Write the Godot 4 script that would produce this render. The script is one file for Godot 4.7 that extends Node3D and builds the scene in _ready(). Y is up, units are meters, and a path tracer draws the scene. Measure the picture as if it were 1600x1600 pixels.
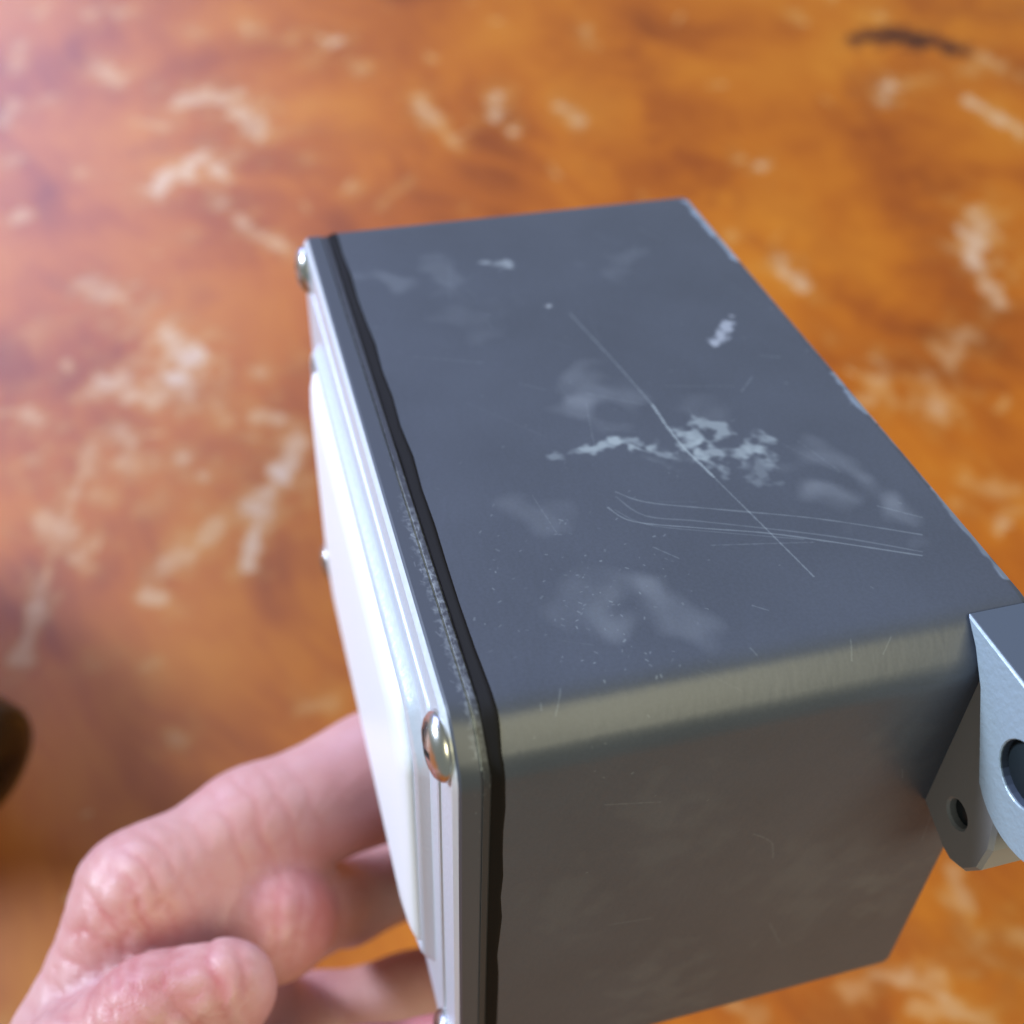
extends Node3D
# A grey painted instrument box held in a hand above a worn, varnished wooden table.
# Units are metres; the box and the hand are modelled in millimetres and scaled where they are placed.

const BOX_LENGTH := 112.0   # along v
const BOX_HEIGHT := 77.6    # along w
const BOX_DEPTH := 65.6     # along u, from the gasket to the back
const BOX_SCALE := 0.00093
const CORNER := 6.5
const OVERHANG := 5.4     # how far the rounded ends reach past v = 0 and w = BOX_HEIGHT

var names := {}


func _ready() -> void:
	# --- camera
	var cam := Camera3D.new()
	cam.name = "camera"
	var lens := CameraAttributesPhysical.new()
	lens.frustum_focal_length = 26.78
	lens.frustum_focus_distance = 0.126
	lens.frustum_near = 0.01
	lens.frustum_far = 20.0
	lens.exposure_aperture = 11.0
	cam.attributes = lens
	cam.position = Vector3(0, 0.30, 0)
	cam.rotation_degrees = Vector3(-55, 0, 0)
	cam.fov = 48.28
	cam.near = 0.01
	cam.far = 20.0
	add_child(cam)
	cam.current = true

	# --- surroundings: a dim room, and the light of two windows, to the left and ahead, and of an unseen warm fill lamp added behind right
	var env := Environment.new()
	env.background_mode = Environment.BG_COLOR
	env.background_color = Color(0.250, 0.280, 0.260).linear_to_srgb()
	env.tonemap_mode = Environment.TONE_MAPPER_LINEAR
	env.tonemap_exposure = 0.96
	env.sdfgi_enabled = true
	env.ssao_enabled = true
	env.ssil_enabled = true
	var we := WorldEnvironment.new()
	we.name = "world_environment"
	we.environment = env
	add_child(we)
	window_light("window_light", Vector3(-1.62, 1.16, -0.54), Vector3(0, 0.15, -0.10), Vector2(0.38, 0.38), Color(0.84, 0.91, 1.0), 6.0)
	window_light("window_light_ahead", Vector3(-1.40, 1.40, -2.05), Vector3(0, 0.1, -0.25), Vector2(1.5, 1.4), Color(0.66, 0.71, 1.0), 5.0)
	window_light("fill_light", Vector3(0.80, 1.45, 0.80), Vector3(0.02, 0.2, -0.08), Vector2(0.8, 0.8), Color(1.0, 0.97, 0.80), 1.9)  # unseen lamp added to brighten the bevel and the side face

	build_table()
	build_black_object()
	build_box()
	build_hand()


func window_light(called: String, at: Vector3, aim: Vector3, size: Vector2, tint: Color, energy: float) -> void:
	var l := AreaLight3D.new()
	l.name = called
	l.area_size = size
	l.light_color = tint
	l.light_energy = energy
	l.area_range = 6.0
	l.shadow_enabled = true
	add_child(l)
	l.look_at_from_position(at, aim, Vector3.FORWARD)


# ---------------------------------------------------------------- helpers

func thing(called: String, label: String, category: String, at: Transform3D, group := "") -> Node3D:
	var o := Node3D.new()
	o.name = called
	add_child(o, true)
	o.transform = at
	o.set_meta("label", label)
	o.set_meta("category", category)
	if group:
		o.set_meta("group", group)
	return o


func part(called: String, mesh: Mesh, material: Material, parent: Node3D, at := Transform3D()) -> MeshInstance3D:
	var o := MeshInstance3D.new()
	o.name = called
	if names.has([parent, called]):
		o.name = "%s_%03d" % [called, names[[parent, called]]]
	names[[parent, called]] = names.get([parent, called], 0) + 1
	o.mesh = mesh
	o.transform = at
	if material:
		o.material_override = material
	parent.add_child(o, true)
	return o


func paint(c: Color, rough: float, metal := 0.0) -> StandardMaterial3D:
	var m := StandardMaterial3D.new()
	m.albedo_color = c.linear_to_srgb()
	m.roughness = rough
	m.metallic = metal
	return m


func noise(freq: float, octaves := 4, n_seed := 1, kind := FastNoiseLite.TYPE_SIMPLEX_SMOOTH) -> FastNoiseLite:
	var n := FastNoiseLite.new()
	n.noise_type = kind
	n.seed = n_seed
	n.frequency = freq
	n.fractal_octaves = octaves
	return n


func bumps(freq: float, strength: float, n_seed := 1, octaves := 3) -> NoiseTexture2D:
	var t := NoiseTexture2D.new()
	t.width = 512
	t.height = 512
	t.seamless = true
	t.as_normal_map = true
	t.bump_strength = strength
	t.noise = noise(freq, octaves, n_seed)
	return t


func grain_on(m: StandardMaterial3D, freq: float, strength: float, per_mm: float, n_seed := 1, octaves := 3) -> void:
	m.normal_enabled = true
	m.normal_texture = bumps(freq, strength, n_seed, octaves)
	m.normal_scale = 1.0
	m.uv1_triplanar = true
	m.uv1_scale = Vector3.ONE * per_mm


# Points of a rounded rectangle lying across v and w, from (inset, inset): x = v, y = w, z = length run along it
func rounded_ring(inset: float, radius: float, over: Vector2) -> PackedVector3Array:
	var r := maxf(radius - inset, 0.6)
	var a := inset - over.x
	var l := BOX_LENGTH - inset
	var h := BOX_HEIGHT + over.y - inset
	var out := PackedVector3Array()
	var corners := [Vector2(l, inset), Vector2(l, h), Vector2(a, h), Vector2(a, inset)]
	var ways := [Vector2(1, 0), Vector2(0, 1), Vector2(-1, 0), Vector2(0, -1)]
	out.append(Vector3(a + r, inset, a + r))
	var s := a + r
	for k in 4:
		# a corner is a broad facet with a small fillet at each side
		var c: Vector2 = corners[k]
		var p0: Vector2 = c - ways[k] * r
		var p1: Vector2 = c + ways[(k + 1) % 4] * r
		var c0 := c.lerp(p0, 0.72)
		var c1 := c.lerp(p1, 0.72)
		var from := Vector2(out[out.size() - 1].x, out[out.size() - 1].y)
		for j in range(1, 17):
			var q := from.lerp(p0, 0.012 if j == 1 else 0.988 if j == 16 else (j - 1) / 15.0)
			out.append(Vector3(q.x, q.y, s + from.distance_to(q)))
		s = out[out.size() - 1].z
		var m0 := c0.lerp(c1, 0.28)
		var m1 := c0.lerp(c1, 0.72)
		for j in 9:
			var p := p0.bezier_interpolate(p0.lerp(c0, 0.667), m0.lerp(c0, 0.667), m0, j / 4.0) if j < 5 else m1.bezier_interpolate(m1.lerp(c1, 0.667), p1.lerp(c1, 0.667), p1, (j - 5) / 3.0)
			var last := out[out.size() - 1]
			s += Vector2(last.x, last.y).distance_to(p)
			out.append(Vector3(p.x, p.y, s))
	out.append(Vector3(a + r, inset, s + 1.0))
	return out


# A shell drawn along u through rounded rectangles: rows of [u, inset, radius]
func shell(rows: Array, cap_first := true, cap_last := true, uv_span := Vector2(200, 66), waves := 0.0, over := Vector2(OVERHANG, OVERHANG)) -> ArrayMesh:
	var wavy := noise(0.11, 3, 33)
	var st := SurfaceTool.new()
	st.begin(Mesh.PRIMITIVE_TRIANGLES)
	for i in rows.size() - 1:
		st.set_smooth_group(i if rows[i].size() < 4 else int(rows[i][3]))
		var a := rounded_ring(rows[i][1], rows[i][2], over)
		var b := rounded_ring(rows[i + 1][1], rows[i + 1][2], over)
		var ua: float = rows[i][0]
		var ub: float = rows[i + 1][0]
		for j in a.size() - 1:
			var q := [[ua, a[j]], [ua, a[j + 1]], [ub, b[j + 1]], [ub, b[j]]]
			for k in [0, 2, 1, 0, 3, 2]:
				var u: float = q[k][0]
				var p: Vector3 = q[k][1]
				u += waves * wavy.get_noise_2d(p.z, u * 3.0)
				st.set_uv(Vector2(p.z / uv_span.x, u / uv_span.y))
				st.add_vertex(Vector3(u, p.x, p.y))
	for end in 2:
		if (end == 0 and not cap_first) or (end == 1 and not cap_last):
			continue
		st.set_smooth_group(40 + end)
		var row: Array = rows[0] if end == 0 else rows[rows.size() - 1]
		var ring := rounded_ring(row[1], row[2], over)
		var mid := Vector3(row[0], BOX_LENGTH / 2, BOX_HEIGHT / 2)
		for j in ring.size() - 1:
			var p := Vector3(row[0], ring[j].x, ring[j].y)
			var q := Vector3(row[0], ring[j + 1].x, ring[j + 1].y)
			for v in ([mid, p, q] if end == 0 else [mid, q, p]):
				st.set_uv(Vector2(0.99, 0.99))
				st.add_vertex(v)
	return finish(st)


func finish(st: SurfaceTool) -> ArrayMesh:
	st.index()
	st.generate_normals()
	return st.commit()


# A solid of revolution about +y through [radius, height] rows
func lathe(rows: Array, around := 32) -> ArrayMesh:
	var st := SurfaceTool.new()
	st.begin(Mesh.PRIMITIVE_TRIANGLES)
	for i in rows.size() - 1:
		st.set_smooth_group(0 if rows[i].size() < 3 else int(rows[i][2]))
		for j in around:
			var a0 := TAU * j / around
			var a1 := TAU * (j + 1) / around
			var d0 := Vector3(cos(a0), 0, sin(a0))
			var d1 := Vector3(cos(a1), 0, sin(a1))
			var up := Vector3.UP
			var p := [d0 * rows[i][0] + up * rows[i][1], d1 * rows[i][0] + up * rows[i][1], d1 * rows[i + 1][0] + up * rows[i + 1][1], d0 * rows[i + 1][0] + up * rows[i + 1][1]]
			for k in [0, 1, 2, 0, 2, 3]:
				st.add_vertex(p[k])
	return finish(st)


# ---------------------------------------------------------------- painting of marks into a texture (wear and dirt on the surface itself)

var mark_noise: FastNoiseLite
var grid := 1.0        # texture pixels per millimetre
var zero := Vector2()  # the millimetres at the texture's first pixel


# One scrape along a polyline (in millimetres), with a ragged edge
func stroke(img: Image, line: Array, width: float, strength: float, tint: Color, ragged: float, scale_noise := 1.0) -> void:
	var pts := []
	for i in range(0, line.size(), 2):
		pts.append((Vector2(line[i], line[i + 1]) - zero) * grid)
	if pts.size() > 2:   # round the corners off
		var fine := []
		for i in pts.size() - 1:
			for k in 5:
				fine.append((pts[i] as Vector2).cubic_interpolate(pts[i + 1], pts[maxi(i - 1, 0)], pts[mini(i + 2, pts.size() - 1)], k / 5.0))
		fine.append(pts[pts.size() - 1])
		pts = fine
	var r := width * grid / 2
	var lo: Vector2 = pts[0]
	var hi: Vector2 = pts[0]
	for p in pts:
		lo = lo.min(p)
		hi = hi.max(p)
	var reach := r * 1.6 + 1.5
	for y in range(maxi(0, int(lo.y - reach)), mini(img.get_height(), int(hi.y + reach) + 1)):
		for x in range(maxi(0, int(lo.x - reach)), mini(img.get_width(), int(hi.x + reach) + 1)):
			var at := Vector2(x, y)
			var d := at.distance_to(pts[0])
			for i in pts.size() - 1:
				d = minf(d, at.distance_to(Geometry2D.get_closest_point_to_segment(at, pts[i], pts[i + 1])))
			var mm := at / grid * scale_noise
			var edge := d / r + ragged * mark_noise.get_noise_2d(mm.x, mm.y)
			var a := clampf((1.05 - edge) / (0.25 + 0.6 * ragged), 0, 1) * strength
			if a > 0.004:
				img.set_pixel(x, y, img.get_pixel(x, y).lerp(tint, a))


func scar(img: Image, line: Array, width: float, strength: float) -> void:
	stroke(img, line, width * 3.0, strength * 0.26, Color(0.80, 0.68, 0.60), 1.3, 0.5)
	stroke(img, line, width * 1.4, clampf(strength * 0.72, 0, 1), Color(0.83, 0.73, 0.67), 1.0, 0.6)


func streak(img: Image, line: Array, width: float, strength: float) -> void:
	if strength > 0.8:
		stroke(img, line, width * 3.0, 0.55, Color(0.36, 0.15, 0.05), 1.0, 0.6)
		stroke(img, line, width * 1.5, strength * 0.7, Color(0.15, 0.065, 0.045), 0.9, 0.8)
	else:   # a darker figure in the wood
		stroke(img, line, width * 2.2, strength * 0.75, Color(0.50, 0.215, 0.03), 1.0, 0.5)


# ---------------------------------------------------------------- the table

func build_table() -> void:
	mark_noise = noise(0.16, 3, 5)
	grid = 1.6
	zero = Vector2(-600, -840)
	var wide := 1920
	var deep := 1600
	var img := Image.create(wide, deep, false, Image.FORMAT_RGB8)
	var warp := noise(0.006, 3, 21)
	var fine := noise(0.05, 3, 22)
	var cloud := noise(0.011, 4, 23)
	var fleck := noise(0.11, 2, 24)
	var ramp := Gradient.new()
	ramp.offsets = PackedFloat32Array([0.0, 0.35, 0.6, 1.0])
	ramp.colors = PackedColorArray([Color(0.50, 0.23, 0.015), Color(0.635, 0.325, 0.03), Color(0.70, 0.385, 0.045), Color(0.75, 0.45, 0.09)])
	var half := Image.create(wide / 2, deep / 2, false, Image.FORMAT_RGB8)
	for y in deep / 2:
		for x in wide / 2:
			var mx := x * 2 / grid
			var my := y * 2 / grid
			# slanting, wandering figure of the wood, with cloudy burl in between
			var a := mx * 0.80 - my * 0.6
			var b := mx * 0.6 + my * 0.80
			var w := warp.get_noise_2d(mx, my) * 40.0
			var t := 0.55 + 0.17 * fine.get_noise_2d((a + w) * 0.9, b * 0.08) + 0.60 * cloud.get_noise_2d(mx + w * 0.3, my) + 0.10 * fleck.get_noise_2d(a * 2.0 + w, b * 0.4)
			half.set_pixel(x, y, ramp.sample(clampf(t, 0, 1)))
	half.resize(wide, deep, Image.INTERPOLATE_CUBIC)
	img.blit_rect(half, Rect2i(0, 0, wide, deep), Vector2i.ZERO)
	var rng := RandomNumberGenerator.new()
	rng.seed = 71
	for k in 260:   # the rest of the worn top, beyond the marks seen here
		var p := Vector2(rng.randf_range(-590, 590), rng.randf_range(-830, 150))
		if absf(p.x) < 150 - p.y * 0.25 and p.y < -40 and p.y > -520:
			for j in 2:   # small fainter flecks between the larger marks
				var o := p + Vector2(rng.randf_range(-60, 60), rng.randf_range(-60, 60))
				stroke(img, [o.x, o.y, o.x + rng.randf_range(-6, 6), o.y + rng.randf_range(-6, 6)], rng.randf_range(1.5, 5.5), rng.randf_range(0.12, 0.5), Color(0.83, 0.73, 0.66), 1.0, 0.8)
			continue
		var q := p + Vector2(rng.randf_range(-14, 14), rng.randf_range(-14, 14))
		scar(img, [p.x, p.y, q.x, q.y], rng.randf_range(3, 12), rng.randf_range(0.2, 0.85))
	scar(img, [-140, -425, -129, -428, -117, -422, -107, -405], 12.1, 0.80)
	scar(img, [-143, -367, -135, -378, -126, -386, -118, -378], 9.4, 0.95)
	scar(img, [-115, -360], 6.5, 0.60)
	scar(img, [-107, -349, -88, -334], 6.4, 0.70)
	scar(img, [-184, -451, -172, -441], 9.6, 0.60)
	scar(img, [-198, -428], 8.1, 0.40)
	scar(img, [-193, -352], 7.9, 0.60)
	scar(img, [-159, -314, -147, -307], 8.3, 0.70)
	scar(img, [-82, -469], 8.2, 0.95)
	scar(img, [-119, -479], 7.8, 0.70)
	scar(img, [-144, -476], 8.5, 0.40)
	scar(img, [-101, -471], 9.5, 0.30)
	scar(img, [-66, -449], 7.9, 0.50)
	scar(img, [-88, -454], 8.0, 0.30)
	scar(img, [-39, -422, -23, -396], 4.7, 0.50)
	scar(img, [-40, -429, -38, -413], 7.6, 0.45)
	scar(img, [-7, -429, -8, -414], 6.5, 0.85)
	scar(img, [-1, -404], 5.1, 0.85)
	scar(img, [-84, -386], 6.1, 0.40)
	scar(img, [-64, -368], 6.4, 0.40)
	scar(img, [-126, -341], 6.9, 0.30)
	scar(img, [-53, -357, -41, -374], 4.2, 0.30)
	scar(img, [-175, -378], 6.3, 0.50)
	scar(img, [-214, -424, -214, -411], 6.9, 0.50)
	scar(img, [-219, -494], 9.0, 0.40)
	scar(img, [-180, -493], 8.8, 0.50)
	scar(img, [-195, -490], 8.8, 0.50)
	scar(img, [-221, -466, -219, -447], 6.7, 0.40)
	scar(img, [-158, -411, -145, -407], 4.2, 0.40)
	scar(img, [-205, -386], 8.9, 0.40)
	scar(img, [33, -479, 34, -469], 5.1, 0.50)
	scar(img, [20, -422, 28, -411], 5.8, 0.75)
	scar(img, [100, -383], 6.7, 0.80)
	scar(img, [94, -386], 4.5, 0.40)
	scar(img, [162, -436, 159, -426], 8.7, 0.80)
	scar(img, [170, -438, 183, -442], 6.9, 0.30)
	scar(img, [196, -426, 203, -415, 214, -404], 5.6, 0.80)
	scar(img, [208, -459, 215, -452], 7.2, 0.50)
	scar(img, [201, -447], 7.7, 0.45)
	scar(img, [169, -489], 7.4, 0.40)
	scar(img, [184, -352, 179, -341], 11.7, 0.70)
	scar(img, [176, -338, 174, -331], 10.9, 0.55)
	scar(img, [175, -329, 177, -315, 179, -305], 6.4, 0.85)
	scar(img, [101, -325, 107, -314], 6.6, 0.85)
	scar(img, [85, -340], 6.2, 0.35)
	scar(img, [221, -443], 6.5, 0.40)
	scar(img, [129, -274], 7.2, 0.50)
	scar(img, [127, -264, 122, -256], 8.5, 0.45)
	scar(img, [143, -267, 148, -253], 9.5, 0.45)
	scar(img, [163, -290, 154, -276], 9.5, 0.50)
	scar(img, [138, -256, 149, -253], 6.1, 0.35)
	scar(img, [149, -222, 162, -219], 6.3, 0.45)
	scar(img, [153, -208, 164, -211], 4.0, 0.30)
	scar(img, [114, -286], 5.8, 0.25)
	scar(img, [142, -213], 4.0, 0.30)
	scar(img, [-125, -288, -113, -276], 10.2, 0.85)
	scar(img, [-111, -276, -118, -267], 8.5, 0.80)
	scar(img, [-140, -267, -127, -259, -118, -264], 10.0, 0.75)
	scar(img, [-143, -260], 6.1, 0.50)
	scar(img, [-166, -253, -160, -247], 7.2, 0.60)
	scar(img, [-132, -242], 9.6, 0.60)
	scar(img, [-129, -230, -125, -227], 6.7, 0.55)
	scar(img, [-141, -239, -142, -215, -144, -193, -144, -175], 4.1, 0.50)
	scar(img, [-143, -175, -145, -157], 5.5, 0.65)
	scar(img, [-150, -206, -142, -202], 7.5, 0.60)
	scar(img, [-134, -193], 7.3, 0.50)
	scar(img, [-110, -232], 6.6, 0.70)
	scar(img, [-100, -224], 6.1, 0.60)
	scar(img, [-88, -270], 6.0, 0.50)
	scar(img, [-87, -251, -80, -249], 6.3, 0.65)
	scar(img, [-98, -249], 6.3, 0.40)
	scar(img, [-74, -239, -77, -227], 10.1, 0.75)
	scar(img, [-77, -223, -81, -213], 9.4, 0.70)
	scar(img, [-81, -210, -82, -191], 5.0, 0.85)
	scar(img, [-95, -206, -100, -195, -108, -190], 7.2, 0.60)
	scar(img, [-116, -213], 8.6, 0.35)
	scar(img, [-111, -178, -106, -178], 5.7, 0.65)
	scar(img, [-135, -218], 8.8, 0.35)
	scar(img, [-106, -156], 5.2, 0.35)
	scar(img, [-95, -133], 5.4, 0.40)
	scar(img, [-59, -143, -52, -144], 5.3, 0.35)
	scar(img, [-124, -155], 6.0, 0.25)
	scar(img, [115, -94, 116, -85], 5.3, 0.55)
	scar(img, [83, -66], 7.5, 0.45)
	scar(img, [105, -69], 7.7, 0.50)
	scar(img, [99, -62, 116, -59], 5.4, 0.50)
	scar(img, [129, -79], 5.3, 0.45)
	scar(img, [119, -73, 128, -69], 3.0, 0.30)
	scar(img, [60, -59], 5.6, 0.30)
	scar(img, [91, -69, 103, -66], 2.9, 0.40)
	scar(img, [119, -79], 4.1, 0.35)
	scar(img, [-139, -295, -132, -305], 7.5, 0.25)
	scar(img, [-171, -289], 15.1, 0.20)
	scar(img, [-104, -259], 11.5, 0.25)
	scar(img, [-161, -231], 6.9, 0.40)
	scar(img, [-75, -276], 9.3, 0.20)
	scar(img, [130, -491], 6.6, 0.30)
	streak(img, [155, -471, 168, -474, 185, -470, 200, -462], 5.5, 1.00)
	streak(img, [174, -472, 185, -470], 7.2, 0.90)
	streak(img, [152, -438, 154, -386, 156, -354, 166, -312], 10.5, 0.40)
	streak(img, [57, -456, 70, -407, 80, -374], 11.1, 0.30)
	streak(img, [35, -471, 35, -407, 66, -366], 18.8, 0.22)
	streak(img, [65, -378, 113, -354, 129, -302], 13.6, 0.15)
	streak(img, [-151, -394, -113, -407], 7.5, 0.25)
	streak(img, [81, -236, 142, -205], 6.6, 0.25)
	streak(img, [113, -276, 169, -264], 3.8, 0.35)
	streak(img, [93, -336, 139, -295], 5.7, 0.30)
	streak(img, [190, -497, 236, -491], 13.7, 0.40)
	streak(img, [-178, -318, -118, -305], 9.0, 0.20)
	streak(img, [90, -84, 122, -73], 7.3, 0.30)
	streak(img, [-80, -407, -40, -394], 8.6, 0.20)
	img.generate_mipmaps()
	var wood := StandardMaterial3D.new()
	wood.albedo_texture = ImageTexture.create_from_image(img)
	wood.roughness = 0.6
	wood.metallic_specular = 0.15
	wood.clearcoat_enabled = true
	wood.clearcoat = 1.0
	wood.clearcoat_roughness = 0.41
	var table := thing("wooden_table", "worn orange-brown varnished wooden table with pale scratches and scuffs", "table", Transform3D(Basis(), Vector3(0, 0, -0.34)))
	var st := SurfaceTool.new()
	st.begin(Mesh.PRIMITIVE_TRIANGLES)
	# a slab with a rounded edge: rows of [how far out of the top's rim, height]
	var prof := [[-0.006, 0.0], [-0.0025, -0.001], [-0.0006, -0.0035], [0.0, -0.007], [0.0, -0.026], [-0.004, -0.030]]
	var hx := 0.6
	var hz := 0.5
	var corner := func(row: Array, k: int) -> Vector3:
		var e: float = row[0]
		return Vector3([-1, 1, 1, -1][k % 4] * (hx + e), row[1], [-1, -1, 1, 1][k % 4] * (hz + e))
	var put := func(v: Vector3) -> void:
		st.set_uv(Vector2((v.x + hx) / (2 * hx), (v.z + hz) / (2 * hz)))
		st.add_vertex(v)
	st.set_smooth_group(-1)
	for k in [0, 1, 2, 0, 2, 3]:
		put.call(corner.call(prof[0], k))
	for k in [0, 2, 1, 0, 3, 2]:
		put.call(corner.call(prof[5], k))
	for i in 5:
		for k in 4:
			var q := [corner.call(prof[i], k), corner.call(prof[i], k + 1), corner.call(prof[i + 1], k + 1), corner.call(prof[i + 1], k)]
			for n in [0, 2, 1, 0, 3, 2]:
				put.call(q[n])
	part("tabletop", finish(st), wood, table)


func build_black_object() -> void:
	var m := paint(Color(0.006, 0.005, 0.005), 0.2)
	var o := thing("black_object", "glossy black bottle lying on table at left edge, only its rounded end showing, unseen body added to cast a shadow", "object", Transform3D(Basis(Vector3.UP, -0.45), Vector3(-0.1195, 0.0, -0.1015)))
	var body := []
	for k in 9:
		var a := PI / 2 * k / 8
		body.append([0.0005 + 0.0165 * sin(a), 0.0100 * (1.0 - cos(a))])
	body.append_array([[0.0170, 0.018], [0.0178, 0.050], [0.021, 0.064], [0.032, 0.078], [0.041, 0.092], [0.0445, 0.106], [0.045, 0.118], [0.045, 0.225], [0.043, 0.232], [0.038, 0.235], [0.0005, 0.2355]])  # the unseen length and girth are shaped to cast a shadow into view
	# laid along -x: the lathe's axis +y turns to -x
	var lie := Transform3D(Basis(Vector3.BACK, PI / 2), Vector3(0, 0.045, 0))
	part("object_body", lathe(body, 40), m, o, lie)
	part("end_ring", lathe([[0.0140, 0.0045], [0.0154, 0.0049], [0.0166, 0.0068], [0.0160, 0.0074]], 40), paint(Color(0.02, 0.012, 0.008), 0.4), o, lie)


# ---------------------------------------------------------------- the box

func build_box() -> void:
	var basis := Basis(Vector3(0.96325, -0.08919, -0.25336), Vector3(0.26716, 0.22062, 0.93806), Vector3(-0.02777, -0.97127, 0.23634)).orthonormalized()
	var at := Transform3D(basis.scaled_local(Vector3.ONE * BOX_SCALE), Vector3(-0.028459, 0.175273, -0.142039))
	var box := thing("instrument_box", "grey painted metal box with screwed-on lid, scuffed top and drilled mounting ear", "metal box", at)

	var coat := paint(Color(1, 1, 1), 0.40)
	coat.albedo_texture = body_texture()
	coat.metallic_specular = 0.5
	coat.normal_enabled = true
	coat.normal_texture = bumps(0.09, 1.1, 3, 3)
	coat.uv1_scale = Vector3.ONE
	coat.normal_scale = 0.10
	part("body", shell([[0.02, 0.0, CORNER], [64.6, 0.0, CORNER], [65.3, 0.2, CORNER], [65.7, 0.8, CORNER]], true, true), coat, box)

	var ear_paint := paint(Color(0.37, 0.44, 0.49), 0.42, 0.2)
	grain_on(ear_paint, 0.03, 1.5, 0.05, 8)
	var ear_shape := PackedVector2Array([Vector2(107.4, 0.03), Vector2(129.5, 0.03), Vector2(132.5, 1.6), Vector2(133.8, 5.0)])
	for k in 13:
		var a := 0.1 + (PI * 0.72) * k / 12
		ear_shape.append(Vector2(125.0, 11.2) + Vector2(cos(a), sin(a)) * 8.8)
	ear_shape.append_array(PackedVector2Array([Vector2(113.2, 6.4), Vector2(110.2, 2.6)]))
	var ear_coat := paint(Color(0.081, 0.099, 0.138), 0.40)
	var ear := part("mounting_ear", plate(ear_shape, Vector2(123.6, 9.6), 4.1, 57.25, 65.4, 0.1, 26), ear_coat, box)
	part("pale_face", plate(ear_shape, Vector2(123.6, 9.6), 4.1, 56.95, 57.25, 0.22, 26), ear_paint, ear)  # a paler, faintly metallic tone on the side towards the lid
	var boss_shape := PackedVector2Array([Vector2(110.2, 3.0), Vector2(113.4, 4.6), Vector2(119.0, 14.0), Vector2(122.6, 20.0), Vector2(123.8, 25.0), Vector2(123.6, 29.5), Vector2(121.8, 32.6), Vector2(119.4, 33.9), Vector2(117.4, 33.7), Vector2(111.6, 31.2), Vector2(110.2, 29.8)])
	part("drilled_boss", plate(boss_shape, Vector2(117.3, 26.4), 1.9, 57.9, 65.5, 0.5, 20), paint(Color(0.30, 0.285, 0.28), 0.5), box)
	var dark := paint(Color(0.012, 0.018, 0.022), 0.5)  # dark discs stand in for the shade inside the two holes
	part("bolt_hole_shade", lathe([[4.05, -0.4], [3.9, -0.1], [0.01, 0.0]], 26), dark, ear, Transform3D(Basis(Vector3(0, 1, 0), Vector3(-1, 0, 0), Vector3(0, 0, 1)), Vector3(57.9, 123.6, 9.6)))
	part("screw_hole_shade", lathe([[1.85, -0.4], [1.75, -0.1], [0.01, 0.0]], 20), dark, box, Transform3D(Basis(Vector3(0, 1, 0), Vector3(-1, 0, 0), Vector3(0, 0, 1)), Vector3(58.9, 117.3, 26.4)))

	var dusty := rim_texture()
	var rubber := paint(Color(1, 1, 1), 0.5)
	rubber.albedo_texture = dusty
	var gap := paint(Color(0.010, 0.0085, 0.008), 0.7)
	gap.metallic_specular = 0.25
	part("gasket", shell([[-2.2, 0.2, 7.0], [-1.5, 0.15, 7.0, 1], [-1.28, 0.35, 7.0, 1], [-1.22, 0.7, 7.0]], true, true, Vector2(200, 4)), rubber, box)
	part("seal_groove", shell([[-1.7, 0.6, CORNER], [-1.0, 0.35, CORNER, 1], [-0.3, 0.05, CORNER, 1], [0.0, -0.10, CORNER, 1], [0.25, -0.06, CORNER, 1], [0.35, 0.1, CORNER]], true, false, Vector2(200, 66), 0.38), gap, box)

	# the lid: a light flange round a raised middle, its rim painted like the box
	var alloy := paint(Color(0.66, 0.70, 0.74), 0.36, 0.35)
	grain_on(alloy, 0.04, 1.2, 0.04, 12)
	var lid := part("lid", shell([[-5.42, 1.0, 7.0], [-4.85, 0.25, 7.0], [-4.6, 0.02, 7.0]], true, false), alloy, box)
	part("raised_middle", shell([[-6.3, 15.6, 22.5], [-6.3, 13.4, 20.5], [-7.4, 13.1, 20.3, 1], [-7.45, 12.7, 20.0, 1], [-6.9, 12.0, 19.5, 1], [-5.8, 11.3, 19.0, 1], [-5.46, 10.0, 18.0, 1], [-5.40, 9.9, 18.0]], true, false, Vector2(200, 66), 0.0, Vector2(1.5, 4.0)), alloy, lid)
	part("pressed_step", shell([[-5.80, 9.0, 15.4], [-5.80, 7.2, 14.3], [-5.66, 6.9, 14.0], [-5.35, 6.8, 13.9]], true, false), alloy, lid)
	var rim_paint := paint(Color(1, 1, 1), 0.42)
	rim_paint.albedo_texture = dusty
	part("rim", shell([[-4.9, 0.28, 7.0], [-4.6, 0.0, 7.0], [-2.5, 0.0, 7.0], [-2.2, 0.35, 7.0]], false, false, Vector2(200, 4)), rim_paint, lid)
	var white := paint(Color(0.92, 0.92, 0.91), 0.34)
	part("raised_panel", shell([[-8.95, 30.0, 38.0], [-8.9, 19.5, 27.0, 1], [-8.75, 17.0, 24.5, 1], [-8.35, 15.0, 22.5, 1], [-7.9, 14.1, 21.6, 1], [-7.4, 13.85, 21.2, 1], [-6.2, 13.8, 21.2, 1]], true, false, Vector2(200, 66), 0.0, Vector2(-1.0, 4.0)), white, lid)
	var nickel := paint(Color(0.60, 0.585, 0.56), 0.26, 1.0)
	# domed screw heads with a cross recess
	var head := lathe([[0.0, -0.3], [3.95, -0.3], [4.05, 0.3], [3.85, 0.9], [3.2, 1.5], [2.2, 1.9], [1.0, 2.06], [0.0, 2.1]].map(func(r): return [r[0], r[1], 1]), 36)
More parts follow.
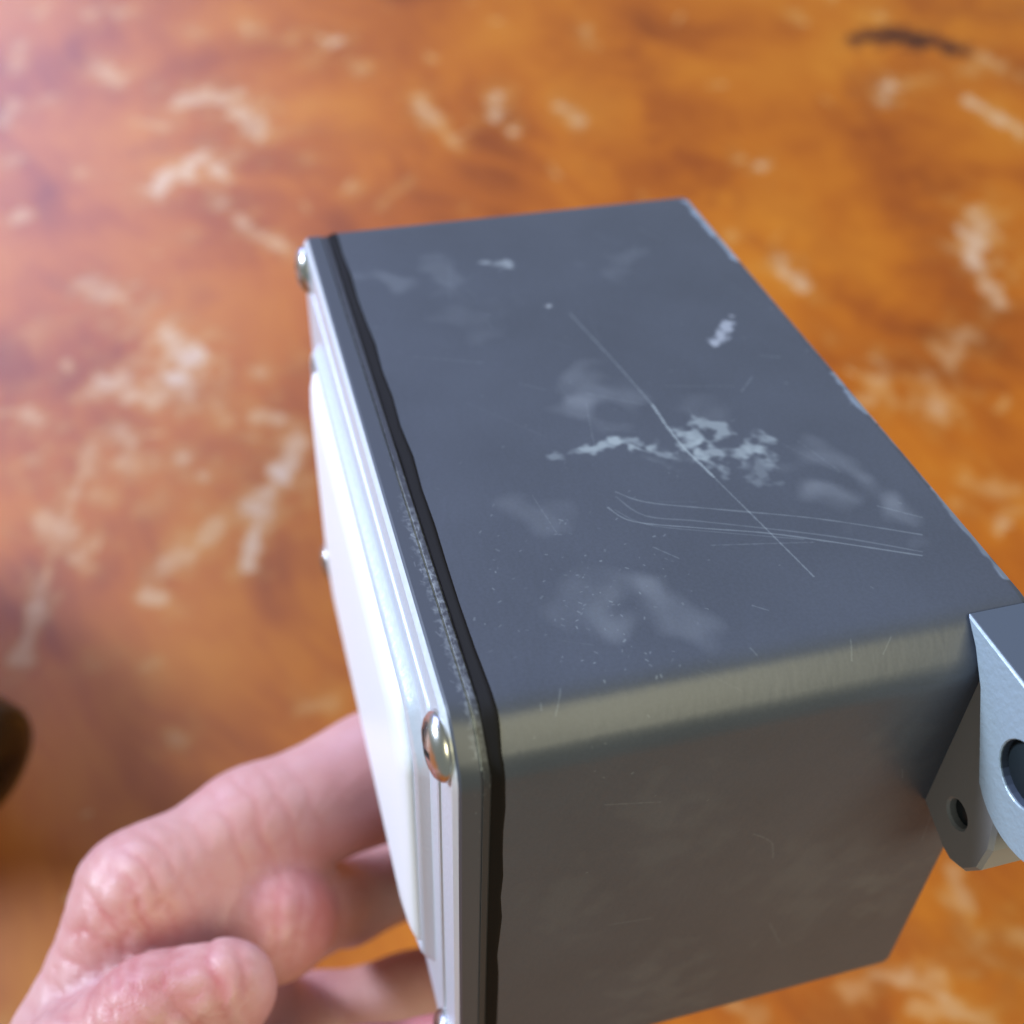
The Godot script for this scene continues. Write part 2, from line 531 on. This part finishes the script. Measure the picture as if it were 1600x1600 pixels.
	for p in [Vector3(106.6, 5.4, 0.5), Vector3(1.8, 5.4, 1.1), Vector3(106.6, 75.4, 0.2), Vector3(1.8, 75.4, 0.8)]:
		var screw := CSGCombiner3D.new()
		screw.name = "screw"
		var dome := CSGMesh3D.new()
		dome.name = "head"
		dome.mesh = head
		dome.material = nickel
		screw.add_child(dome)
		for k in 2:
			var slot := CSGBox3D.new()
			slot.name = "slot"
			slot.size = Vector3(4.6, 2.4, 0.95)
			slot.position = Vector3(0, 2.2, 0)
			slot.rotation.y = PI / 2 * k
			slot.operation = CSGShape3D.OPERATION_SUBTRACTION
			slot.material = nickel
			screw.add_child(slot, true)
		screw.transform = Transform3D(Basis(Vector3(0, 1, 0), Vector3(-1, 0, 0), Vector3(0, 0, 1)) * Basis(Vector3.UP, p.z), Vector3(-6.7 if p.x < 5 and p.y > 50 else -5.42, p.x, p.y))
		lid.add_child(screw, true)


# A flat plate across v and w, from u0 to u1, with one round hole and a small bevel round the face at u0
func plate(outline: PackedVector2Array, hole: Vector2, radius: float, u0: float, u1: float, bevel: float, steps: int) -> ArrayMesh:
	var st := SurfaceTool.new()
	st.begin(Mesh.PRIMITIVE_TRIANGLES)
	st.set_smooth_group(-1)
	var poly := outline
	if Geometry2D.is_polygon_clockwise(poly):
		poly.reverse()
	var n := poly.size()
	var inner := PackedVector2Array()
	for i in n:
		var d0 := (poly[i] - poly[(i + n - 1) % n]).normalized()
		var d1 := (poly[(i + 1) % n] - poly[i]).normalized()
		var nrm := (Vector2(d0.y, -d0.x) + Vector2(d1.y, -d1.x)).normalized()
		var turn := Vector2(-d0.y, d0.x)
		inner.append(poly[i] - nrm * bevel / maxf(0.5, absf(nrm.dot(turn))))
	var ring := PackedVector2Array()
	var wide := PackedVector2Array()
	for k in steps:
		var dir := Vector2(cos(TAU * k / steps), sin(TAU * k / steps))
		ring.append(hole + dir * radius)
		wide.append(hole + dir * (radius + bevel * 0.6))
	var centroid := Vector3((u0 + u1) / 2, 0, 0)
	var tri := func(a: Vector3, b: Vector3, c: Vector3, out: Vector3) -> void:
		if (c - a).cross(b - a).dot(out) >= 0:
			for v in [a, b, c]:
				st.add_vertex(v)
		else:
			for v in [a, c, b]:
				st.add_vertex(v)
	var at := func(u: float, p: Vector2) -> Vector3: return Vector3(u, p.x, p.y)
	for i in n:
		var j := (i + 1) % n
		var d := (poly[j] - poly[i]).normalized()
		var out := Vector3(0, d.y, -d.x)
		tri.call(at.call(u0 + bevel, poly[i]), at.call(u0 + bevel, poly[j]), at.call(u1, poly[j]), out)
		tri.call(at.call(u0 + bevel, poly[i]), at.call(u1, poly[j]), at.call(u1, poly[i]), out)
		tri.call(at.call(u0, inner[i]), at.call(u0, inner[j]), at.call(u0 + bevel, poly[j]), out + Vector3(-1, 0, 0))
		tri.call(at.call(u0, inner[i]), at.call(u0 + bevel, poly[j]), at.call(u0 + bevel, poly[i]), out + Vector3(-1, 0, 0))
	for k in steps:
		var l := (k + 1) % steps
		var inwards := Vector3(0, hole.x - ring[k].x, hole.y - ring[k].y)
		tri.call(at.call(u0 + bevel * 0.6, ring[k]), at.call(u0 + bevel * 0.6, ring[l]), at.call(u1, ring[l]), inwards)
		tri.call(at.call(u0 + bevel * 0.6, ring[k]), at.call(u1, ring[l]), at.call(u1, ring[k]), inwards)
		tri.call(at.call(u0, wide[k]), at.call(u0, wide[l]), at.call(u0 + bevel * 0.6, ring[l]), inwards.normalized() + Vector3(-1, 0, 0))
		tri.call(at.call(u0, wide[k]), at.call(u0 + bevel * 0.6, ring[l]), at.call(u0 + bevel * 0.6, ring[k]), inwards.normalized() + Vector3(-1, 0, 0))
	var floor_at := minf(u0 + 6.5, u1 - 0.5)   # the hole is blind
	for k in (steps if u1 - u0 > 2.0 else 0):
		tri.call(at.call(floor_at, hole), at.call(floor_at, ring[k]), at.call(floor_at, ring[(k + 1) % steps]), Vector3(-1, 0, 0))
	for side in 2:
		var edge := inner if side == 0 else poly
		var gap := wide if side == 0 else ring
		var u := u0 if side == 0 else u1
		for half in 2:   # cut through the hole, so that each half is a simple polygon
			var x0 := hole.x if half == 1 else hole.x - 60
			var cut := PackedVector2Array([Vector2(x0, hole.y - 60), Vector2(x0 + 60, hole.y - 60), Vector2(x0 + 60, hole.y + 60), Vector2(x0, hole.y + 60)])
			for piece in Geometry2D.intersect_polygons(edge, cut):
				for bit in Geometry2D.clip_polygons(piece, gap):
					var idx := Geometry2D.triangulate_polygon(bit)
					for t in range(0, idx.size(), 3):
						tri.call(at.call(u, bit[idx[t]]), at.call(u, bit[idx[t + 1]]), at.call(u, bit[idx[t + 2]]), Vector3(-1 if side == 0 else 1, 0, 0))
	return finish(st)


# Grey paint of the box with what its top has suffered: x = along v, y = along u, in millimetres
func body_texture() -> ImageTexture:
	grid = 10.24
	zero = Vector2.ZERO
	var img := Image.create(2048, 676, false, Image.FORMAT_RGB8)
	var soft := noise(0.004, 4, 41).get_image(2048, 676, false, false, false)
	var fine := noise(0.16, 2, 42).get_image(2048, 676, false, false, false)
	for y in 676:
		for x in 2048:
			var k := 0.94 + 0.10 * (soft.get_pixel(x, y).r - 0.5) + 0.07 * (fine.get_pixel(x, y).r - 0.5)
			img.set_pixel(x, y, Color(0.312 * k, 0.330 * k, 0.380 * k))
	mark_noise = noise(0.5, 2, 9)
	var chalk := Color(0.64, 0.68, 0.70)
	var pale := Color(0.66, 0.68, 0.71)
	# soft clouds of rubbed-in dust, and a patch of sheen painted into the colour
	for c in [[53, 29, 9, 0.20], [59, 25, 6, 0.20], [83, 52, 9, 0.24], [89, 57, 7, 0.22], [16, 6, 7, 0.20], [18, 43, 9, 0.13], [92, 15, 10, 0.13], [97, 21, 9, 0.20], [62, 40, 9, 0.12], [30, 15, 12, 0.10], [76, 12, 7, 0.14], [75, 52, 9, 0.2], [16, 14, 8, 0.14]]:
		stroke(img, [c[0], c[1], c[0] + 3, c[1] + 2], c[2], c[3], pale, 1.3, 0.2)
	# the chalky scrape
	for c in [[67.8, 18.3, 67.8, 22.3, 67.4, 25.7, 1.7, 0.55], [67.4, 24.5, 66.9, 28.0, 67.4, 30.0, 68.6, 30.8, 2.8, 0.75], [66.4, 27.6, 68.2, 29.6, 70.4, 31.4, 1.4, 0.8], [69.0, 31.5, 70.8, 32.6, 71.4, 33.4, 2.0, 0.5], [70.6, 36.6, 68.0, 38.6, 66.2, 41.0, 66.6, 42.8, 68.4, 42.4, 3.6, 0.8], [66.8, 37.4, 69.4, 38.4, 2.8, 0.55], [71.6, 38.4, 73.2, 41.0, 73.0, 44.6, 71.2, 47.8, 3.4, 0.75], [74.0, 38.6, 76.4, 39.8, 2.0, 0.6], [75.4, 45.0, 78.5, 43.8, 4.6, 0.4], [73.2, 46.4, 75.0, 46.8, 2.6, 0.5], [69.5, 30.8, 71.8, 35.0, 73.0, 42.0, 4.4, 0.18]]:
		stroke(img, c.slice(0, c.size() - 2), c[c.size() - 2], c[c.size() - 1] * 0.72, chalk, 1.2, 0.7)
	# scratches
	stroke(img, [34.1, 31.7, 48.5, 34.1, 62.1, 36.0], 0.35, 0.3, chalk, 0.5, 1.5)
	stroke(img, [60.0, 35.7, 68.9, 36.2, 77.1, 37.9], 0.5, 0.6, chalk, 0.5, 1.5)
	stroke(img, [77.1, 37.9, 87.3, 40.1, 97.3, 42.2], 0.28, 0.35, chalk, 0.5, 1.5)
	for a in [[76.9, 24.3, 79.8, 27.5, 83.2, 35.8, 88.0, 47.7, 93.8, 58.9, 0.3, 0.5], [77.8, 24.0, 82.2, 26.4, 85.0, 33.2, 91.4, 47.8, 96.6, 57.3, 0.28, 0.4], [79.6, 22.3, 82.9, 24.6, 86.2, 32.8, 89.6, 41.7, 97.2, 56.9, 0.3, 0.6], [80.2, 23.0, 83.8, 26.0, 87.2, 34.0, 91.0, 44.0, 0.22, 0.35]]:
		stroke(img, a.slice(0, a.size() - 2), a[a.size() - 2], a[a.size() - 1] * 0.6, chalk, 0.5, 0.5)
	for a in [[87.5, 56.2, 90.9, 60.7], [87.9, 25.3, 90.5, 27.6], [106.4, 7.6, 109.2, 6.4], [107.5, 5.1, 108.2, 5.0], [107.3, 41.9, 109.7, 41.4], [108.0, 46.8, 109.7, 45.4], [106.0, 30.0, 107.0, 30.4], [100.0, 33.0, 101.2, 34.5], [57.0, 52.5, 60.0, 49.5], [52.0, 56.0, 53.0, 59.0]]:
		stroke(img, a, 0.26, 0.24, chalk, 0.6, 2.0)
	# scuffs through to the metal
	stroke(img, [42.6, 55.2, 44.8, 53.3, 47.4, 50.8], 2.4, 0.7, Color(0.70, 0.72, 0.77), 0.7, 0.7)
	stroke(img, [40.6, 56.8], 1.3, 0.6, Color(0.78, 0.79, 0.83), 0.8, 1.0)
	stroke(img, [16.2, 23.2, 16.8, 26.4], 2.8, 0.5, Color(0.72, 0.75, 0.77), 1.0, 0.6)
	stroke(img, [31.0, 29.2], 1.6, 0.6, Color(0.74, 0.76, 0.78), 0.8, 1.0)
	# paint worn off the back edge
	for a in [[0.3, 64.6, 4, 64.8, 14, 64.7, 24, 65.0, 1.9, 0.8], [59.0, 65.0, 63, 64.8, 69, 64.9, 1.5, 0.6], [69.6, 65.3, 71.0, 65.4, 1.2, 0.9], [86, 65.2, 94, 65.0, 103, 64.9, 1.2, 0.5], [24, 65.3, 60, 65.4, 0.8, 0.4], [72, 65.4, 86, 65.4, 0.9, 0.4]]:
		stroke(img, a.slice(0, a.size() - 2), a[a.size() - 2], a[a.size() - 1], Color(0.62, 0.68, 0.76), 0.6, 0.5)
	# smears and rubs on the shaded side
	for c in [[128, 20, 14, 0.10], [150, 44, 18, 0.12], [140, 8, 10, 0.10], [170, 24, 16, 0.14], [122, 50, 8, 0.10], [160, 58, 9, 0.12]]:
		stroke(img, [c[0], c[1], c[0] + 9, c[1] + 3], c[2], c[3], Color(0.52, 0.53, 0.53), 1.5, 0.3)
	for a in [[124, 12, 126, 19], [138, 33, 141, 36, 145, 37], [131, 52, 133, 52.6], [152, 15, 153, 21], [163, 40, 170, 43], [144, 60, 150, 60.5]]:
		stroke(img, a, 0.26, 0.2, chalk, 0.7, 2.0)
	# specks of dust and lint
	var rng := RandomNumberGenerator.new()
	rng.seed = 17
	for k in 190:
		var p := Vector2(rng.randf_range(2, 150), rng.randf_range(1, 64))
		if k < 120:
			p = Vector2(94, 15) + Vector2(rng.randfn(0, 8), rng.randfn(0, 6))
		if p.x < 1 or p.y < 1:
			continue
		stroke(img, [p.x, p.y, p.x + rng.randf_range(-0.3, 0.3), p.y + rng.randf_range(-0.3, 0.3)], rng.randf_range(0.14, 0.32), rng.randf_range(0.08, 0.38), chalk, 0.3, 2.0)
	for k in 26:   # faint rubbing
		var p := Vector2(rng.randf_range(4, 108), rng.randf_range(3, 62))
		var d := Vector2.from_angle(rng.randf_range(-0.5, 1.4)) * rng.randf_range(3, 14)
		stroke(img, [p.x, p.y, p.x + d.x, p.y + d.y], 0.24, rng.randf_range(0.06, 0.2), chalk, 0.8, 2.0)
	img.generate_mipmaps()
	return ImageTexture.create_from_image(img)


# The rim of the lid: the same paint, with lint and dust along the edge over the gasket
func rim_texture() -> ImageTexture:
	grid = 10.24
	zero = Vector2(0, -4)
	var img := Image.create(2048, 41, false, Image.FORMAT_RGB8)
	img.fill(Color(0.285, 0.30, 0.345))
	img.fill_rect(Rect2i(0, 19, 2048, 12), Color(0.21, 0.215, 0.235))   # the rubber of the gasket
	mark_noise = noise(0.9, 2, 19)
	var dust := Color(0.70, 0.73, 0.76)
	var rng := RandomNumberGenerator.new()
	rng.seed = 23
	stroke(img, [20, -2.3, 70, -2.3], 0.16, 0.4, dust, 0.5, 1.0)
	stroke(img, [66, -2.3, 113, -2.3], 0.26, 0.9, dust, 0.5, 1.0)
	for k in 420:   # lint lies on both sides of the joint
		var x := 88.0 + rng.randfn(0, 13)
		var y := -2.2 + rng.randfn(0, 0.5)
		stroke(img, [x, y, x + rng.randf_range(-0.9, 0.3), y + rng.randf_range(-0.35, 0.2)], 0.16, rng.randf_range(0.05, 0.34), dust, 0.4, 1.0)
	stroke(img, [74, -2.3, 112, -2.3], 1.5, 0.28, dust, 1.5, 1.0)
	img.generate_mipmaps()
	return ImageTexture.create_from_image(img)


# ---------------------------------------------------------------- the hand

func build_hand() -> void:
	# joints in millimetres: x, y, z, radius
	var chains := {
		"index": [[-73.2, 95.7, -16.2, 13.0], [-65.6, 109.0, -32.1, 11.0], [-57.5, 118.1, -53.1, 10.5], [-43.3, 110.5, -66.6, 10.4], [-24.1, 105.3, -78.7, 10.8], [-8.2, 103.5, -85.8, 9.9]],
		"middle": [[-74.0, 92.7, -28.2, 11.2], [-52.6, 111.9, -52.4, 8.6], [-38.6, 110.2, -51.6, 8.6], [-31.1, 83.2, -63.3, 7.6], [-12.5, 78.1, -72.2, 7.6]],
		"ring": [[-72.6, 85.0, -25.4, 11.2], [-56.8, 79.2, -38.2, 8.4], [-38.0, 71.8, -43.8, 8.2], [-19.2, 72.2, -47.6, 8.0], [-2.3, 81.2, -52.3, 7.4]],
		"little": [[-69.4, 76.5, -13.1, 10.2], [-42.9, 96.2, -26.8, 7.4], [-22.9, 111.9, -28.1, 7.0], [-7.5, 116.1, -30.9, 6.5]],
		"thumb": [[-70.7, 110.3, -11.1, 13.0], [-61.6, 121.2, -26.7, 9.8], [-50.5, 127.4, -34.0, 8.2], [-40.8, 127.6, -37.5, 7.3]],
		"palm": [[-104.0, 78.0, 46.0, 25.0], [-88.7, 84.4, 7.9, 23.0], [-78.1, 84.9, -17.1, 16.7], [-65.6, 86.7, -35.9, 12.1], [-44.8, 84.8, -41.3, 9.3]],

	}
	var lo := Vector3.ONE * 1e9
	var hi := -lo
	for c in chains:
		for j in chains[c]:
			var p := Vector3(j[0], j[1], j[2])
			lo = lo.min(p - Vector3.ONE * (j[3] + 4))
			hi = hi.max(p + Vector3.ONE * (j[3] + 4))
	var cell := 1.0
	var nx := int((hi.x - lo.x) / cell) + 2
	var ny := int((hi.y - lo.y) / cell) + 2
	var nz := int((hi.z - lo.z) / cell) + 2
	var field := PackedFloat32Array()
	field.resize(nx * ny * nz)
	field.fill(30.0)
	for c in chains:
		var own := PackedFloat32Array()
		own.resize(nx * ny * nz)
		own.fill(30.0)
		var js: Array = chains[c]
		for b in js.size() - 1:
			var p := Vector3(js[b][0], js[b][1], js[b][2])
			var q := Vector3(js[b + 1][0], js[b + 1][1], js[b + 1][2])
			var rp: float = js[b][3]
			var rq: float = js[b + 1][3]
			var pq := q - p
			var inv := 1.0 / pq.length_squared()
			var m := maxf(rp, rq) + 5.0
			var a := ((p.min(q) - Vector3.ONE * m - lo) / cell).max(Vector3.ZERO)
			var z := (p.max(q) + Vector3.ONE * m - lo) / cell
			for k in range(int(a.z), mini(nz, int(z.z) + 1)):
				for j in range(int(a.y), mini(ny, int(z.y) + 1)):
					var row := (k * ny + j) * nx
					for i in range(int(a.x), mini(nx, int(z.x) + 1)):
						var v := lo + Vector3(i, j, k) * cell - p
						var t := clampf(v.dot(pq) * inv, 0.0, 1.0)
						var d := (v - pq * t).length() - lerpf(rp, rq, t)
						var e := own[row + i]
						var h := maxf(4.0 - absf(d - e), 0.0)
						own[row + i] = minf(d, e) - h * h * 0.0625
		var soft := 7.0 if c == "palm" else 2.4
		for n in field.size():
			var d := own[n]
			if d < 12.0:
				var e := field[n]
				var h := maxf(soft - absf(d - e), 0.0)
				field[n] = minf(d, e) - h * h * 0.25 / soft
	# surface nets
	var verts := PackedVector3Array()
	var normals := PackedVector3Array()
	var index := PackedInt32Array()
	var at := PackedInt32Array()
	at.resize(field.size())
	at.fill(-1)
	var sy := nx
	var sz := nx * ny
	var offs := [0, 1, sy, sy + 1, sz, sz + 1, sz + sy, sz + sy + 1]
	var edges := [[0, 1], [2, 3], [4, 5], [6, 7], [0, 2], [1, 3], [4, 6], [5, 7], [0, 4], [1, 5], [2, 6], [3, 7]]
	for k in nz - 1:
		for j in ny - 1:
			for i in nx - 1:
				var n := k * sz + j * sy + i
				if absf(field[n]) > 2.6:
					continue
				var inside := 0
				for o in offs:
					if field[n + o] < 0:
						inside += 1
				if inside == 0 or inside == 8:
					continue
				var sum := Vector3.ZERO
				var count := 0
				for e in edges:
					var fa := field[n + offs[e[0]]]
					var fb := field[n + offs[e[1]]]
					if (fa < 0) != (fb < 0):
						var t := fa / (fa - fb)
						var ca := Vector3(e[0] & 1, (e[0] >> 1) & 1, e[0] >> 2)
						var cb := Vector3(e[1] & 1, (e[1] >> 1) & 1, e[1] >> 2)
						sum += ca.lerp(cb, t)
						count += 1
				at[n] = verts.size()
				verts.append(lo + (Vector3(i, j, k) + sum / count) * cell)
				normals.append(Vector3(field[n + 1] - field[n] + field[n + 1 + sy + sz] - field[n + sy + sz], field[n + sy] - field[n] + field[n + 1 + sy + sz] - field[n + 1 + sz], field[n + sz] - field[n] + field[n + 1 + sy + sz] - field[n + 1 + sy]).normalized())
	for k in range(1, nz - 1):
		for j in range(1, ny - 1):
			for i in range(1, nx - 1):
				var n := k * sz + j * sy + i
				if absf(field[n]) > 2.6:
					continue
				for ax in 3:
					var st: int = [1, sy, sz][ax]
					if (field[n] < 0) == (field[n + st] < 0):
						continue
					var s1: int = [sy, sz, 1][ax]
					var s2: int = [sz, 1, sy][ax]
					var q := [at[n - s1 - s2], at[n - s2], at[n], at[n - s1]]
					if q.has(-1):
						continue
					for t in ([0, 2, 1, 0, 3, 2] if field[n] < 0 else [0, 1, 2, 0, 2, 3]):
						index.append(q[t])
	# creases over the joints, fold shade darkened into the colour, and redder skin patches
	var wob := noise(0.13, 2, 61)
	var blush := noise(0.035, 3, 62)
	var colors := PackedColorArray()
	colors.resize(verts.size())
	var creases := [   # where, along, reach, spacing, depth, redness
		[Vector3(-57.2, 127.8, -50.8), Vector3(0.68, -0.36, -0.64), 9.5, 3.5, 0.50, 0.05],
		[Vector3(-47.6, 137.8, -37.6), Vector3(0.86, 0.26, -0.44), 10.5, 4.2, 0.50, 0.0],
		[Vector3(-37.0, 117.0, -50.0), Vector3(0.97, -0.25, 0.02), 7.0, 3.2, 0.36, 0.03],
		[Vector3(-23.5, 114.2, -75.1), Vector3(0.83, -0.22, -0.52), 9.0, 5.0, 0.00, 0.40],
		[Vector3(-39.4, 133.9, -35.1), Vector3(0.94, 0.02, -0.34), 5.0, 4.0, 0.20, 0.15],
		[Vector3(-15.2, 121.1, -39.6), Vector3(0.88, 0.47, 0.00), 20.0, 30.0, 0.00, 0.60],
		[Vector3(-20.4, 115.5, -54.4), Vector3(0.88, 0.47, 0.00), 14.0, 30.0, 0.00, 0.60],
		[Vector3(-65.1, 126.0, -36.8), Vector3(0.33, 0.37, -0.87), 14.0, 4.2, 0.36, 0.00],
		[Vector3(-41.3, 120.8, -65.1), Vector3(0.83, -0.22, -0.52), 11.0, 4.6, 0.31, 0.05],
		[Vector3(-41.1, 134.9, -36.6), Vector3(0.94, 0.02, -0.34), 8.0, 3.8, 0.40, 0.05],
		[Vector3(-54.5, 132.9, -30.5), Vector3(0.76, 0.42, -0.49), 11.0, 4.6, 0.40, 0.0],
	]

	for n in verts.size():
		var p := verts[n]
		var drop := 0.0
		var red := 0.0
		for c in creases:
			var d: Vector3 = p - c[0]
			var near: float = exp(-d.length_squared() / (c[2] * c[2]))
			if near < 0.02:
				continue
			var s: float = d.dot(c[1]) + 1.4 * wob.get_noise_3dv(p * 0.9)
			var wave := absf(fposmod(s / c[3], 1.0) - 0.5) * 2.0
			var crease := exp(-pow((1.0 - wave) / 0.30, 2))
			if c[4] > 0.3:   # finer folds run across the first ones
				var side: Vector3 = c[1].cross(normals[n]).normalized()
				var s2 := d.dot(side) + 0.35 * s + 1.6 * wob.get_noise_3dv(p * 1.2 + Vector3(40, 0, 0))
				crease = maxf(crease, 0.7 * exp(-pow((1.0 - absf(fposmod(s2 / (c[3] * 1.15), 1.0) - 0.5) * 2.0) / 0.30, 2)))
			drop += near * c[4] * crease
			red += near * c[5]
		verts[n] = p - normals[n] * drop + normals[n] * 0.28 * wob.get_noise_3dv(p * 0.6)
		red = clampf(red + 0.35 * blush.get_noise_3dv(p) + drop * 1.1, -0.3, 1.0)  # folds also get darker in the skin colour, as if shaded
		colors[n] = Color(0.57 - 0.13 * red, 0.295 - 0.185 * red, 0.27 - 0.165 * red)
	# normals of the creased surface
	normals.fill(Vector3.ZERO)
	for t in range(0, index.size(), 3):
		var f := (verts[index[t + 2]] - verts[index[t]]).cross(verts[index[t + 1]] - verts[index[t]])
		for k in 3:
			normals[index[t + k]] += f
	for n in verts.size():
		normals[n] = normals[n].normalized()
	var arrays := []
	arrays.resize(Mesh.ARRAY_MAX)
	arrays[Mesh.ARRAY_VERTEX] = verts
	arrays[Mesh.ARRAY_NORMAL] = normals
	arrays[Mesh.ARRAY_COLOR] = colors
	arrays[Mesh.ARRAY_INDEX] = index
	var mesh := ArrayMesh.new()
	mesh.add_surface_from_arrays(Mesh.PRIMITIVE_TRIANGLES, arrays)
	var skin := paint(Color(1, 1, 1), 0.45)
	skin.vertex_color_use_as_albedo = true
	skin.metallic_specular = 0.5
	skin.subsurf_scatter_enabled = true
	skin.subsurf_scatter_strength = 0.06
	skin.normal_enabled = true
	var tex := NoiseTexture2D.new()
	tex.width = 512
	tex.height = 512
	tex.seamless = true
	tex.as_normal_map = true
	tex.bump_strength = 3.0
	var cells := noise(0.06, 2, 77, FastNoiseLite.TYPE_CELLULAR)
	cells.cellular_return_type = FastNoiseLite.RETURN_DISTANCE2_SUB
	tex.noise = cells
	skin.normal_texture = tex
	skin.normal_scale = 0.8
	skin.uv1_triplanar = true
	skin.uv1_scale = Vector3.ONE * 0.045
	var hand := MeshInstance3D.new()
	hand.name = "hand"
	hand.mesh = mesh
	hand.material_override = skin
	hand.transform = Transform3D(Basis().scaled(Vector3.ONE * 0.001), Vector3.ZERO)
	hand.set_meta("label", "bare hand from the lower left, fingers bent under the grey box to hold it")
	hand.set_meta("category", "hand")
	add_child(hand)
